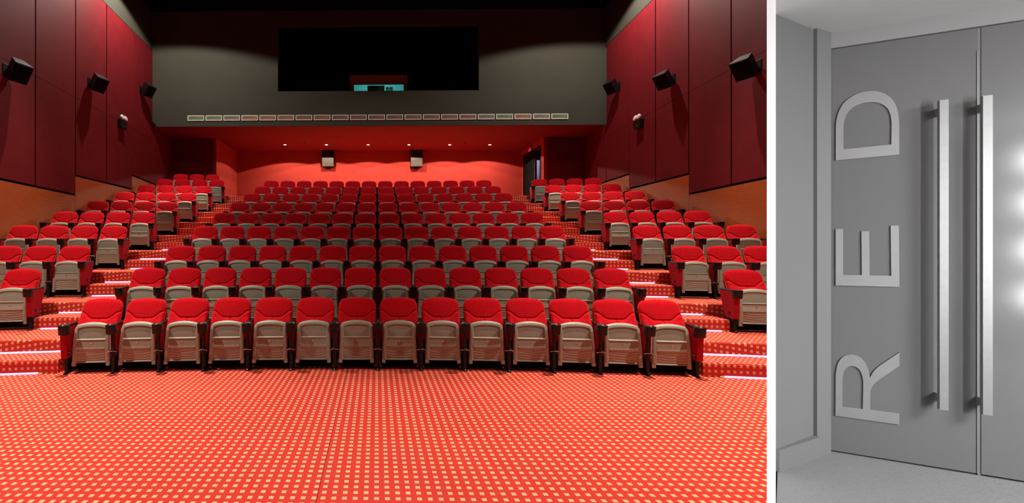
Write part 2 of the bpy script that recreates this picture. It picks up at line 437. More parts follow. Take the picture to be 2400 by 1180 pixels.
# backrest
ZT = .882
def bw(z):
    w = .2605-.006*sstep(.35, .87, z)
    if z > ZT-.105:
        q = (z-(ZT-.105))/.105; w -= .088*(1-math.sqrt(max(0, 1-q*q)))
    return w
prof = [(.30, -.13), (.45, -.120), (.55, -.094), (.60, -.070), (.66, -.026), (.74, .006), (.82, .040), (.90, .080)]
def bf(x, z): return lerp_tab(prof, z) - .018*(1-(x/.26)**2) - (.020*sstep(.17, .25, abs(x))*(1-sstep(.60, .74, z)))
def bb(x, z): return lerp_tab([(.30, -.02), (.6, .03), (.9, .135)], z)
def seamz(x): return .652+.082*sstep(.085, .235, abs(x))
def bg(x, z):
    d = abs(z-seamz(x)); g = .020*math.exp(-(d/.0065)**2)
    if z < seamz(0): g += .030*math.exp(-(x/.0075)**2)*sstep(0, .01, seamz(x)-z)
    if z < seamz(x): g -= .022*sstep(0, .034, seamz(x)-z)
    return g
me_back = bulge_panel(84, 96, bw, .36, ZT, lambda v: .018*v**3, bf, bb, bg).mesh('backrest', M['velvet'])
# dark rear shell of the backrest
def ebw(z): return bw(z)-.006
me_bshell = bulge_panel(12, 12, lambda z: bw(min(z, ZT))-.008, .30, ZT-.012, lambda v: .016*v**3, lambda x, z: bb(x, z)-.01, lambda x, z: bb(x, z)+.022).mesh('back_shell', M['black'])

RIM = .026
# tipped-up seat: grey plastic underside, facing the screen
S0, S1 = .125, .606
def sw(z):
    w = .229-.015*sstep(.2, .56, z)
    if z > S1-.075:
        q = (z-(S1-.075))/.075; w -= .055*(1-math.sqrt(max(0, 1-q*q)))
    return w
def shell_y(z): return lerp_tab([(.08, -.280), (.35, -.268), (.52, -.246), (.66, -.205)], z)
def in_panel(x, z):
    "1 inside the framed upper field"
    top = .585-.028*(abs(x)/.17)**3
    a = sstep(0, .006, .172-abs(x)+(.0 if z < .53 else 0)); b_ = sstep(.424, .430, z); c = sstep(0, .006, top-z)
    return a*b_*c
def sf(x, z):
    y = shell_y(z)
    side = sstep(0, .006, .178-abs(x))
    y += .015*in_panel(x, z)                                                     # recessed mesh field
    mid = sstep(.300, .306, z)*(1-sstep(.414, .420, z))
    y += side*mid*(-.006+.016*(z-.303)/.115)                                     # plain band, facing up a little
    low = (1-sstep(.300, .306, z))*sstep(.128, .150, z)
    y += side*low*(.006+.020*(.303-z)/.17)                                       # lower field, facing down a little
    y -= .005*sstep(.413, .417, z)*(1-sstep(.423, .427, z))*side
    y += .004*math.exp(-((abs(x)-.178)/.003)**2)*sstep(.13, .15, z)*(1-sstep(.40, .41, z))
    for k in range(4):                                                            # curved ribs
        zc = .281-.033*k-.018*(1-(x/.17)**2)
        if abs(x) < .165: y -= .0065*math.exp(-((z-zc)/.0028)**2)
    return y-.006*(1-(x/.24)**2)
mbs = bulge_panel(90, 170, sw, S0, S1, lambda v: .026*v**4, sf, lambda x, z: shell_y(z)+.050)
for s in (-1, 1): mbs.box(s*.205-.024, s*.205+.024, shell_y(.1)+.004, shell_y(.1)+.04, .088, .145, .006)
me_shell = mbs.mesh('seat_shell', M['shell'])
RX = Matrix.Rotation(PI/2, 4, 'X')
me_plug = MB().lathe([(.0, -.004), (.011, -.004), (.011, .004), (.007, .005), (.006, .001), (.0, .001)], 16, Matrix.Translation((0, shell_y(.365)-.004, .374)) @ RX, cap=False).mesh('lock_plug', M['chrome'])
mp = MB()
for s in (-1, 1): mp.lathe([(.0, 0), (.0045, 0), (.0045, .012), (0, .012)], 8, Matrix.Translation((s*.155, shell_y(.29)+.012, .287)) @ RX)
me_dots = mp.mesh('screw_hole', M['black'])
# red cushion on the back of the tipped-up seat
me_cush = bulge_panel(20, 24, lambda z: sw(min(z, S1))-.012, .150, S1-.014, lambda v: .020*v**4, lambda x, z: shell_y(z)+.042, lambda x, z: shell_y(z)+.095).mesh('seat_cushion', M['velvet'])
me_shade_block = MB().box(-.245, .245, -.150, -.050, .015, .36, .012).mesh('seat_shade_block', M['black_matte'])  # added black block that stands for the shade under the seat
def arm_meshes(px):
    T = Matrix.Translation((px, 0, 0)); out = {}
    out['armrest'] = MB().box(px-.025, px+.025, -.30, .07, .585, .618, .010).mesh('armrest', M['black'])
    # cup holder: tapered rounded-square tub, open on top
    def ring(w, d, z, n=24):
        r = []
        for k in range(n):
            a = 2*PI*k/n; c, s_ = math.cos(a), math.sin(a); e = .55
            r.append((px+w*math.copysign(abs(c)**e, c), -.335+d*math.copysign(abs(s_)**e, s_), z))
        return r
    mb = MB(); vs = []; prof2 = [(.048, .046, .500), (.054, .052, .504), (.0605, .057, .614), (.0605, .057, .622), (.0550, .0515, .622), (.050, .046, .540)]
    for w, d, z in prof2: vs += ring(w, d, z)
    n = 24; fs = [(i*n+j, i*n+(j+1) % n, (i+1)*n+(j+1) % n, (i+1)*n+j) for i in range(len(prof2)-1) for j in range(n)]
    fs += [tuple(range(n-1, -1, -1)), tuple(range(5*n, 6*n))]
    mb.add(vs, fs, True); out['cup_holder'] = mb.mesh('cup_holder', M['black'])
    # side panel, red cloth, narrowing downwards; profile in y,z
    P = [(-.285, .588), (-.270, .225), (-.258, .212), (-.085, .236), (-.070, .250), (.045, .588)]
    rot = Matrix(((0, 0, 1, 0), (1, 0, 0, 0), (0, 1, 0, 0), (0, 0, 0, 1)))
    out['side_panel'] = MB().prism(P, px-.024, px+.024, mtx=rot).mesh('side_panel', M['fabric'])
    # broad panel that closes a row towards the aisle
    o_ = math.copysign(1, px)
    P = [(-.352, .588), (-.330, .214), (-.316, .202), (-.125, .216), (-.110, .232), (.045, .588)]
    x0, x1 = sorted((px-o_*.030, px+o_*.040))
    out['end_panel'] = MB().prism(P, x0, x1, mtx=rot).mesh('side_panel', M['fabric'])
    out['end_plug'] = MB().lathe([(.0, 0), (.027, 0), (.027, .008), (.017, .012), (.010, .010), (0, .010)], 18, Matrix.Translation((px+o_*.040, -.215, .275)) @ Matrix.Rotation(o_*PI/2, 4, 'Y')).mesh('plug', M['black_gloss'])
    # leg: post with knuckle and a shoe pointing to the screen
    mb = MB()
    P = [(-.235, .26), (-.245, .03), (-.240, .0), (-.110, .0), (-.100, .03), (-.090, .26)]
    mb.prism(P, px-.024, px+.024, mtx=rot)
    mb.box(px-.019, px+.019, -.312, -.272, .27, .51, .008)
    mb.lathe([(.0, -.031), (.030, -.031), (.034, -.024), (.034, .024), (.030, .031), (0, .031)], 18, Matrix.Translation((px, -.285, .262)) @ Matrix.Rotation(PI/2, 4, 'Y'))
    mb.box(px-.023, px+.023, -.292, -.225, .03, .26, .010)
    out['leg'] = mb.mesh('leg', M['black'])
    mb = MB()
    for s in (-1, 1): mb.box(px+s*.040-.013, px+s*.040+.013, -.312, -.300, .268, .278, .003)
    mb.box(px-.03, px+.03, -.316, -.302, .276, .282, .002)
    out['hinge'] = mb.mesh('hinge', M['chrome'])
    # shoe
    mb = MB(); rings = [(-.225, .024, .060), (-.25, .025, .055), (-.275, .027, .042), (-.305, .026, .030), (-.325, .018, .018), (-.335, .006, .008)]
    vs = []; n = 10
    for y, w, h in rings:
        for k in range(n):
            a = PI*k/(n-1); vs.append((px+w*math.cos(a), y, max(0.0, h*math.sin(a))))
    fs = [(i*n+j, i*n+j+1, (i+1)*n+j+1, (i+1)*n+j) for i in range(len(rings)-1) for j in range(n-1)]
    fs += [tuple(range(n)), tuple(range((len(rings)-1)*n, len(rings)*n))]+[(i*n, (i+1)*n, (i+1)*n+n-1, i*n+n-1) for i in range(len(rings)-1)]
    mb.add(vs, fs, True); out['foot'] = mb.mesh('foot', M['black_gloss'])
    return out
ARM = {s: arm_meshes(s*.2825) for s in (-1, 1)}

def child(name, me, parent):
    o = bpy.data.objects.new(name, me); COL.objects.link(o); o.parent = parent; return o
def add_arm(root, s, end=False):
    A = ARM[s]
    l = child('leg', A['leg'], root); child('foot', A['foot'], l); child('hinge', A['hinge'], l)
    child('armrest', A['armrest'], root); child('cup_holder', A['cup_holder'], root)
    p = child('side_panel', A['end_panel' if end else 'side_panel'], root)
    if end: child('plug', A['end_plug'], p)
def make_seat(arms):
    r = empty('cinema_seat')
    child('backrest', me_back, r); child('back_shell', me_bshell, r)
    sh = child('seat_shell', me_shell, r); child('lock_plug', me_plug, sh); child('screw_hole', me_dots, sh)
    child('seat_cushion', me_cush, r); child('seat_shade_block', me_shade_block, r)
    for s, e in arms: add_arm(r, s, e)
    return r
proto = {}
KIND = {'R': ((1, 0),), 'L': ((-1, 0),), 'B': ((-1, 0), (1, 0)), 'Re': ((1, 1),), 'Le': ((-1, 1),), 'Be': ((-1, 0), (1, 1)), 'eB': ((-1, 1), (1, 0))}
used = set()
def seat(kind, n, arc, label, group):
    R = RR(n); a = arc/R
    # whole rows stand on the arc; seat faces its centre
    if kind in proto: o = copy_tree(proto[kind])
    else: o = proto[kind] = make_seat(KIND[kind])
    o.location = (R*math.sin(a)+.015, YC+R*math.cos(a), BASE[n]); o.rotation_euler = (0, 0, -a)
    tag(o, label, 'seat', group)
PITCH = .565
def rname(n): return 'front row' if n == 1 else ORD[n-1]+' row'
for n in range(1, 10):
    for i in range(14):
        arc = (i-6.5)*PITCH
        if i == 0: lab = 'red velvet seat at the left end of the %s, centre block' % rname(n)
        elif i == 13: lab = 'red velvet seat at the right end of the %s, centre block' % rname(n)
        elif i < 7: lab = 'red velvet tip-up seat, %s from the left in the %s, centre block' % (ORD[i], rname(n))
        else: lab = 'red velvet tip-up seat, %s from the right in the %s, centre block' % (ORD[13-i], rname(n))
        seat('Be' if i == 13 else ('Le' if i == 0 else 'L'), n, arc, lab, 'centre block seats, '+rname(n))
SIDE = {-1: {2: [0], 3: [0, 1, 2], 4: [0, 1, 2, 3], 5: [0, 1, 2, 3], 6: [0, 1, 2, 3], 7: [0, 1, 2, 3], 8: [0, 1, 2, 3], 9: [0, 1, 2, 3], 10: [1, 2, 3]},
        1: {2: [0], 3: [0, 1, 2], 4: [0, 1, 2, 3], 5: [0, 1, 2, 3], 6: [0, 1, 2, 3], 7: [0, 1, 2, 3], 8: [0, 1, 2, 3], 9: [0, 1, 2, 3]}}
for s in (-1, 1):
    for n, ks in SIDE[s].items():
        for k in ks:
            R = RR(n); x0 = 5.50
            arc = s*(R*math.asin(x0/R)+k*PITCH)
            place = ('beside the aisle' if k == 0 else ORD[k]+' from the aisle')
            if n == 10: place = {1: 'nearest the aisle', 2: 'middle of three', 3: 'nearest the side wall'}[k]
            lab = 'red velvet tip-up seat in the %s side block, %s, %s' % (sides[s], rname(n) if n < 10 else 'rearmost row', place)
            last = (k == ks[-1])
            kind = 'B' if last else ('R' if s < 0 else 'L')
            if k == 0: kind = {(-1, True): 'Be', (1, True): 'eB', (-1, False): 'Re', (1, False): 'Le'}[(s, last)]
            seat(kind, n, arc, lab, '%s side block seats, %s' % (sides[s], rname(n)))

# ------------------------------------------------------------------ side walls with cloth panels and oak dado
HTOP = 8.5
def wall(s):
    nm = 'wall_left' if s < 0 else 'wall_right'
    d = Vector((s*.075, 1, 0)).normalized(); nin = Vector((-s, .075, 0)).normalized()  # pointing into the room
    P0 = Vector((s*6.815, 0, 0))
    def hit(px, py): return on_plane(px, py, P0, nin)
    def slab(name, ys, parent, m, off, th):
        "ys: polygon [(y,z)] in the wall plane, thickness th towards the room starting at off behind"
        mb = MB()
        mt = Matrix(((0, 0, 0, 0),)*4)
        def P(y, z, o): 
            return Vector((wallx(y, s), y, z))+nin*o
        n = len(ys); vs = [P(y, z, off) for y, z in ys]+[P(y, z, off+th) for y, z in ys]
        fs = [(i, (i+1) % n, n+(i+1) % n, n+i) for i in range(n)]+[tuple(range(n)), tuple(range(n, 2*n))]
        mb.add(vs, fs); return mb.build(name, m, parent)
    w = slab(nm, [(-2.4, 0), (YR1+.1, 0), (YR1+.1, CEIL), (-2.4, CEIL)], None, M['black_matte'], -.10, .05)
    tag(w, kind='structure')
    # upper strip above the panels, grey paint
    slab('upper_band', [(-2.3, HTOP+.03), (YF+.05, HTOP+.03), (YF+.05, CEIL), (-2.3, CEIL)], w, M['grey_wall'], -.05, .045)
    seams = [82.5, 176.5, 249.5, 309.3, 360.0] if s < 0 else [1714.5, 1614.8, 1536.8, 1474.4, 1421.5]
    Y = [hit(px, 300).y for px in seams]
    ys = [Y[0]-2*(Y[1]-Y[0])*1.0] + Y
    ys = [Y[0]-3*1.55, Y[0]-2*1.55, Y[0]-1.55]+Y+[YR1]
    if s < 0: lines = [((0, 420.3), (171.5, 456.6)), ((172.5, 411), (305, 443)), ((306, 410), (356, 430))]
    else: lines = [((1796.6, 417.4), (1619, 454.7)), ((1617.4, 407.6), (1478.8, 442)), ((1477.5, 407.6), (1426.7, 424.6))]
    fn = []
    for (a, b_) in lines:
        A = hit(*a); B = hit(*b_); fn.append((A.y, A.z, (B.z-A.z)/(B.y-A.y)))
    def woodz(i, y):
        a = fn[i]; return a[1]+a[2]*(y-a[0])
    def grp(i):   # panel i between ys[i], ys[i+1]
        if i <= 3: return 0
        if i <= 5: return 1
        return 2
    zm = 5.34
    for i in range(len(ys)-1):
        a, b_ = ys[i]+.022, ys[i+1]-.022
        top = HTOP if i < 7 else SOF
        g_ = grp(i); za, zb = woodz(g_, a), woodz(g_, b_)
        za = max(za, .5); zb = max(zb, .5)
        if i >= 7: za = max(za, 2.9); zb = max(zb, 3.1)
        slab('cloth_panel', [(a, za+.03), (b_, zb+.03), (b_, zm), (a, zm)], w, M['panel'], -.05, .055)
        slab('cloth_panel', [(a, zm+.008), (b_, zm+.008), (b_, top), (a, top)], w, M['panel'], -.05, .057)
    bounds = [(-2.3, Y[1]-.004, 0), (Y[1]+.004, Y[3]-.004, 1), (Y[3]+.004, YR1, 2)]
    for y0, y1, g_ in bounds:
        slab('oak_panel', [(y0, 0.02), (y1, 0.02), (y1, max(.4, woodz(g_, y1))-.02), (y0, max(.4, woodz(g_, y0))-.02)], w, M['wood'], -.05, .05)
    return w, hit
wl, hitL = wall(-1); wr, hitR = wall(1)

# ------------------------------------------------------------------ ceiling, grey fascia with projection recess, soffit, rear walls
mb = MB(); mb.box(-9, 9, -2.5, 21, CEIL, CEIL+.1); tag(mb.build('ceiling', M['ceiling']), kind='structure')
RXL, RXR, RZ = -3.52, 3.61, 7.03
TOPR = 9.4
mb = MB()
for (x0, x1, z0, z1) in [(-8.3, RXL, SOF, CEIL), (RXR, 8.4, SOF, CEIL), (RXL, RXR, SOF, RZ), (RXL, RXR, TOPR, CEIL)]:
    mb.box(x0, x1, YF, YF+.25, z0, z1)
tag(mb.build('wall_rear_fascia', M['grey_wall']), kind='structure')
# projection recess with window hole; its unlit darkness is put into a black colour
RB = 17.6
n_ = Vector((0, 1, 0)); P_ = Vector((0, RB, 0))
wA = on_plane(820.5, 177, P_, n_); wB = on_plane(955.0, 214, P_, n_)
wx0, wx1, wz1 = wA.x, wB.x, wA.z; wz0 = wB.z-.35
mb = MB()
mb.box(RXL-.1, wx0, RB, RB+.12, RZ-.1, TOPR); mb.box(wx1, RXR+.1, RB, RB+.12, RZ-.1, TOPR)
mb.box(wx0, wx1, RB, RB+.12, wz1, TOPR); mb.box(wx0, wx1, RB, RB+.12, RZ-.1, wz0)
mb.box(RXL-.1, RXL, YF+.25, RB, RZ-.1, TOPR); mb.box(RXR, RXR+.1, YF+.25, RB, RZ-.1, TOPR)
mb.box(RXL-.1, RXR+.1, YF+.25, RB, RZ-.1, RZ); mb.box(RXL-.1, RXR+.1, YF+.25, RB, TOPR, TOPR+.1)
tag(mb.build('wall_projection_recess', M['ceiling']), kind='structure')
# window frame
gA = on_plane(829.5, 197.5, P_, n_); gB = on_plane(946.3, 197.5, P_, n_)
gx0, gx1, gz1 = gA.x, gB.x, gA.z
wf = MB()
wf.box(wx0, gx0, RB-.02, RB+.10, wz0, wz1); wf.box(gx1, wx1, RB-.02, RB+.10, wz0, wz1); wf.box(gx0, gx1, RB-.02, RB+.10, gz1+.06, wz1)
wf.box(gx0-.0, gx1, RB-.035, RB+.10, gz1, gz1+.06, .006)
win = wf.build('window_1', M['booth_frame']); tag(win, kind='structure')
MB().box(gx0, gx1, RB+.03, RB+.036, wz0, gz1).build('pane', M['glass'], win)
# projection room behind the glass
mb = MB(); mb.box(wx0-.8, wx1+.8, RB+2.2, RB+2.3, 6.4, 9.3); tag(mb.build('wall_projection_room', M['cyan']), kind='structure')
for bx in ((wx0-.8, wx1+.8, RB+.13, RB+2.2, 9.2, 9.3), (wx0-.9, wx0-.8, RB+.13, RB+2.3, 6.4, 9.3), (wx1+.8, wx1+.9, RB+.13, RB+2.3, 6.4, 9.3), (wx0-.8, wx1+.8, RB+.13, RB+2.3, 6.3, 6.39)):
    tag(MB().box(*bx).build('wall_projection_room', M['cyan']), kind='structure')
area('projection_room_light', (0.1, RB+1.0, 9.15), (.1, RB+1.1, 6), 20, 1.6, .8, color=(.8, 1, 1))
def at_y(px, py, y): return on_plane(px, py, Vector((0, y, 0)), n_)
a, b_ = at_y(861, 200, RB+.9), at_y(901, 214, RB+.9)
cb = empty('projector_cabinet', ((a.x+b_.x)/2, RB+1.2, 6.4), 0, 'dark green projector cabinet seen through the projection room window', 'projector')
w2 = (b_.x-a.x)/2
MB().box(-w2, w2, -.3, .5, 0, a.z-6.4, .02).build('body', M['booth_dark'], cb)
MB().box(-w2*.85, w2*.1, -.32, -.3, a.z-6.4-.32, a.z-6.4-.06, .01).build('lens_port', M['black'], cb)
MB().box(-w2*.7, w2*.45, -.33, -.3, a.z-6.4-.045, a.z-6.4-.02, .004).build('top_strip', M['spk_grey'], cb)
a, b_ = at_y(904.5, 203.5, RB+2.1), at_y(920, 208.5, RB+2.1)
mb = MB(); fw = (b_.x-a.x)
for k in range(2):
    x0 = a.x+fw*.56*k; x1 = x0+fw*.46
    for z_ in (a.z-.0, a.z-.12): mb.box(x0, x1, RB+2.14, RB+2.2, z_-.03, z_)
    for x_ in (x0, x1-.03): mb.box(x_, x_+.03, RB+2.14, RB+2.2, a.z-.12, a.z)
tag(mb.build('wall_rack', M['booth_dark']), 'small dark rack on the cyan wall inside the projection room', 'rack')

# soffit over the rear rows (red), rear walls
mb = MB(); mb.box(-8.5, 8.6, YF+.02, YR2+.1, SOF-.005, SOF+.12)
tag(mb.build('ceiling', M['soffit']), kind='structure')
XL, XR = -6.38, 6.56
mb = MB(); mb.box(XL-.1, XR+.1, YR2, YR2+.12, 2.8, SOF); tag(mb.build('wall_rear', M['panel_rear']), kind='structure')
mb = MB(); mb.box(XL-.12, XL, YR1, YR2+.1, 2.8, SOF); tag(mb.build('wall_rear_return', M['panel_rear']), kind='structure')
mb = MB(); mb.box(-8.5, XL-.12, YR1, YR1+.12, 2.8, SOF); tag(mb.build('wall_rear_alcove', M['maroon']), kind='structure')
mb = MB(); mb.box(XR+.12, 8.5, YR1, YR1+.12, 2.8, SOF); tag(mb.build('wall_rear_alcove', M['maroon']), kind='structure')
# right return wall with the exit doorway
dy0, dy1, dz = 18.36, 20.55, 5.52
mb = MB()
mb.box(XR, XR+.12, YR1, dy0, 2.8, SOF); mb.box(XR, XR+.12, dy1, YR2+.1, 2.8, SOF); mb.box(XR, XR+.12, dy0, dy1, dz, SOF)
tag(mb.build('wall_rear_return', M['panel_rear']), kind='structure')
dr = MB()
dr.box(XR-.012, XR+.03, dy0-.02, dy0+.05, 3.26, dz); dr.box(XR-.012, XR+.03, dy1-.05, dy1+.02, 3.26, dz); dr.box(XR-.012, XR+.03, dy0-.02, dy1+.02, dz-.05, dz+.02)
dro = dr.build('door_1', M['black']); tag(dro, kind='structure')
MB().box(XR+.05, XR+.11, 19.15, dy1-.05, 3.36, dz-.05, .01).build('door_leaf', M['black_matte'], dro)
MB().box(XR+.02, XR+.05, 19.17, 19.20, 4.3, 5.0, .008).build('door_pull', M['chrome'], dro)
# corridor behind it
mb = MB(); mb.box(XR+1.7, XR+1.8, 17.9, 23.5, 3.2, 6.2); mb.box(XR+.12, XR+1.8, 23.4, 23.5, 3.2, 6.2); mb.box(XR+.12, XR+1.8, 17.8+.4, 23.5, 6.0, 6.1)
mb.box(XR+.12, XR+1.8, 18.2, 23.5, 3.24, 3.34); mb.box(XR+.12, XR+1.8, 18.17, 18.2, 3.24, 6.0)
tag(mb.build('wall_corridor', M['blue']), kind='structure')
pc = at_y(1262, 440, 20.3)
mb = MB(); mb.lathe([(.10, 3.27), (.10, 5.30)], 20, Matrix.Translation((XR+.60, 20.5, 0))); mb.lathe([(.12, 3.27), (.12, 3.35)], 20, Matrix.Translation((XR+.60, 20.5, 0)))
tag(mb.build('corridor_column', M['pale']), 'pale bluish column seen through the open exit doorway', 'column')
point('corridor_light', (XR+.9, 19.6, 5.7), 22, .1, (.75, .8, 1))

# exit sign above the doorway: red lit characters too small to read in the picture
es = empty('exit_sign', (XR-.02, 19.55, 5.60), 0, 'small red lit exit sign on the wall above the rear right doorway', 'sign')
MB().box(-.03, .02, -.19, .19, -.085, .085, .008).build('sign_box', M['sign_box'], es)
mb = MB()
mb.box(-.036, -.03, -.17, -.14, -.06, .07); mb.box(-.036, -.03, -.17, .16, -.07, -.045)
mb.box(-.036, -.03, -.08, -.05, -.03, .05); mb.box(-.036, -.03, .0, .03, -.03, .05); mb.box(-.036, -.03, .08, .12, -.03, .03)
mb.build('lettering', M['sign_red'], es)

# ------------------------------------------------------------------ ventilation grilles on the fascia
PF = Vector((0, YF, 0))
vx0, vx1 = on_plane(438.5, 281, PF, n_).x, on_plane(1333, 275, PF, n_).x
NV = 21; vp = (vx1-vx0)/NV; vz = on_plane(887, 275.5, PF, n_).z; hv = .092
proto_v = {}
pat = [0, 0, 2, 1, 1, 1, 3, 1, 3, 3, 3, 3, 3, 3, 3, 3, 2, 0, 1, 2, 0]
for i in range(NV):
    x = vx0+vp*(i+.5); c = pat[i]
    if c not in proto_v:
        r = empty('air_vent'); w = vp*.455
        mb = MB(); t = .022
        mb.box(-w, w, -.03, 0, hv-t, hv, .004); mb.box(-w, w, -.03, 0, -hv, -hv+t, .004); mb.box(-w, -w+t, -.03, 0, -hv+t, hv-t, .004); mb.box(w-t, w, -.03, 0, -hv+t, hv-t, .004)
        mb.build('frame', M['vent_frame'], r)
        mb = MB(); mb.box(-w+t, w-t, -.008, 0, -hv+t, hv-t)
        mb.build('core', M['vent%d' % c], r)
        mb = MB()
        for k in range(4):
            z = -hv+t+.015+k*.034; mb.box(-w+t, w-t, -.020, -.008, z, z+.012)
        mb.build('louvre', M['vent%d' % c], r)
        proto_v[c] = r; o = r
    else: o = copy_tree(proto_v[c])
    o.location = (x, YF, vz)
    if i < 10: lab = 'white framed air vent in the strip, %s from its left end' % ORD[i]
    elif i == 10: lab = 'white framed air vent in the middle of the strip on the grey fascia'
    else: lab = 'white framed air vent in the strip, %s from its right end' % ORD[20-i]
    tag(o, lab, 'vent', 'air vents across the grey fascia')

# ------------------------------------------------------------------ downlights and sprinklers in the soffit
P_s = Vector((0, 0, SOF)); nz_ = Vector((0, 0, 1))
dl = None
for i, px in enumerate([668, 765, 863, 958.5, 1054, 1148]):
    p = on_plane(px, 339.5, P_s, nz_)
    if dl is None:
        dl = empty('downlight'); o = dl
        MB().lathe([(.05, -.004), (.068, -.006), (.075, 0), (.05, 0)], 20, cap=False).build('trim_ring', M['lamp_ring'], dl)
        MB().lathe([(0, -.004), (.052, -.006), (.052, -.001), (0, -.001)], 18, cap=False).build('lens', M['lens'], dl)
    else: o = copy_tree(dl)
    o.location = p
    lab = 'lit round downlight in the red soffit, '+['leftmost of six', 'second from the left', 'third from the left', 'third from the right', 'second from the right', 'rightmost of six'][i]
    tag(o, lab, 'downlight', 'downlights in the red soffit')
    y_ = 19.15
    spot('soffit_spot', (p.x, p.y, SOF-.03), (p.x, p.y, 0), 290, 145, .04, .03, (1, .86, .68))
for i, (px, py) in enumerate([(714, 333.5), (902.5, 333), (1091, 333)]):
    p = on_plane(px, py, P_s, nz_)
    mb = MB().lathe([(.028, 0), (.028, -.01), (.010, -.014), (.010, -.05), (.032, -.055), (.032, -.060), (0, -.060)], 14, cap=False)
    o = mb.build('sprinkler', M['black'], None, p)
    tag(o, 'small dark sprinkler head in the red soffit, '+['leftmost of three', 'middle of three', 'rightmost of three'][i], 'sprinkler', 'sprinklers in the soffit')

# ------------------------------------------------------------------ speakers on the rear wall
rs = None
for i, (px) in enumerate([768.5, 976.5]):
    p = on_plane(px, 371, Vector((0, YR2-.36, 0)), n_)
    r = empty('rear_speaker', (p.x, YR2, p.z), 0, 'grey-fronted surround speaker on the rear wall, '+['left', 'right']+' one' if False else 'grey-fronted black surround speaker on the bright rear wall, '+['left', 'right'][i]+' one of two', 'speaker', 'speakers on the rear wall')
    # cabinet: front leans forward at the top so that it looks down on the seats
    mb = MB(); rot = Matrix(((0, 0, 1, 0), (1, 0, 0, 0), (0, 1, 0, 0), (0, 0, 0, 1)))
    mb.prism([(0, -.36), (-.30, -.36), (-.40, .02), (-.34, .34), (0, .34)], -.265, .265, mtx=rot)
    mb.build('cabinet', M['black'], r)
    mb = MB(); mb.prism([(-.301, -.355), (-.325, -.355), (-.430, .015), (-.405, .02)], -.255, .255, mtx=rot)
    mb.build('grille', M['spk_grey'], r)
    MB().box(-.08, .08, -.008, 0, -.42, -.36, .003).build('bracket', M['black'], r)

# ------------------------------------------------------------------ speakers and emergency lights on the side walls
def wall_rot(s): return math.atan2(-s*.075*-1, 1) if False else 0
def side_speaker(s, px, py, size, lab):
    hit = hitL if s < 0 else hitR
    p = hit(px, py)
    r = empty('wall_speaker', p, 0, lab, 'speaker', 'surround speakers on the %s wall' % sides[s])
    # local frame: cabinet looks into the room (and towards the screen) and downwards
    yaw = s*math.radians(62); tilt = math.radians(36)
    inward = Vector((-s, 0, 0))
    w, h, d = .215*size, .25*size, .30*size
    Mx = Matrix.Translation(inward*(.30*size)) @ Matrix.Rotation(-s*math.radians(90-20), 4, 'Z') @ Matrix.Rotation(tilt, 4, 'X')
    mb = MB()
    # tapered cabinet: front face at local -y
    f = [(-w, -d*.55), (w, -d*.55), (w*.62, d*.6), (-w*.62, d*.6)]
    mb.prism(f, -h, h, mtx=Mx); mb.build('cabinet', M['black'], r)
    MB().box(-w*.96, w*.96, -d*.55-.03, -d*.55-.002, -h*.96, h*.96, .012, mtx=Mx).build('grille', M['black_matte'], r)
    MB().box(-.012, .012, -.10, .10, -.13, .13, .004, mtx=Matrix.Translation(inward*.012)).build('wall_plate', M['black'], r)
    mb = MB(); mb.box(min(0, -s*.22*size), max(0, -s*.22*size), -.02, .02, -.02, .02, .005); mb.build('bracket', M['black'], r)
for s, px, py, z, lab in [(-1, 14, 166, .80, 'black surround speaker on the left wall, nearest the front'), (-1, 209, 195, .80, 'black surround speaker on the left wall, middle of three'), (-1, 329, 211, .80, 'black surround speaker on the left wall, beside the grey fascia'),
                     (1, 1777, 157, .80, 'black surround speaker on the right wall, nearest the front'), (1, 1579, 187, .80, 'black surround speaker on the right wall, middle of three'), (1, 1452, 203, .80, 'black surround speaker on the right wall, beside the grey fascia')]:
    side_speaker(s, px, py, z, lab)
for s, px, py in ((-1, 281, 291), (1, 1503, 290)):
    p = (hitL if s < 0 else hitR)(px, py)
    r = empty('emergency_light', p+Vector((-s*.02, 0, 0)), 0, 'twin-headed black emergency light low on the %s wall' % sides[s], 'emergency light')
    a = s*math.atan(.075)*-1
    MB().box(min(0, -s*.12), max(0, -s*.12), -.17, .17, -.15, .12, .012).build('battery_box', M['black'], r)
    for k in (-1, 1):
        T = Matrix.Translation((-s*.09, k*.085, .18)) @ Matrix.Rotation(-s*PI/2*.8, 4, 'Y')
        MB().lathe([(0, -.05), (.05, -.045), (.08, .0), (.085, .035), (.07, .05), (0, .055)], 18, T).build('lamp_head', M['head'], r)
    MB().lathe([(0, 0), (.016, 0), (.016, .01), (0, .01)], 10, Matrix.Translation((-s*.12, -.04*s, -.07)) @ Matrix.Rotation(-s*PI/2, 4, 'Y')).build('indicator', M['chrome'], r)

# ------------------------------------------------------------------ grey entrance lobby on the right (its own floor 0.45 m up)
LZ = .45
A2 = Vector((2.644, 2.641)); B2 = Vector((3.287, 2.29)); dd = (B2-A2).normalized()
door_p0 = c2w(A2.x, A2.y, 0); door_n = (c2w(dd.y, -dd.x)).normalized(); door_d = c2w(dd.x, dd.y)
door_n = Vector((door_n.x, door_n.y, 0)); 
if door_n.y > 0: door_n = -door_n
def dpt(px, py, off=0.0): return on_plane(px, py, door_p0+door_n*off, door_n)
E2 = A2+dd*1.9
LC = 2.86
def poly(pts, z0, z1):
    mb = MB(); mb.prism([c2w(x, t)[:2] for x, t in pts], z0, z1); return mb
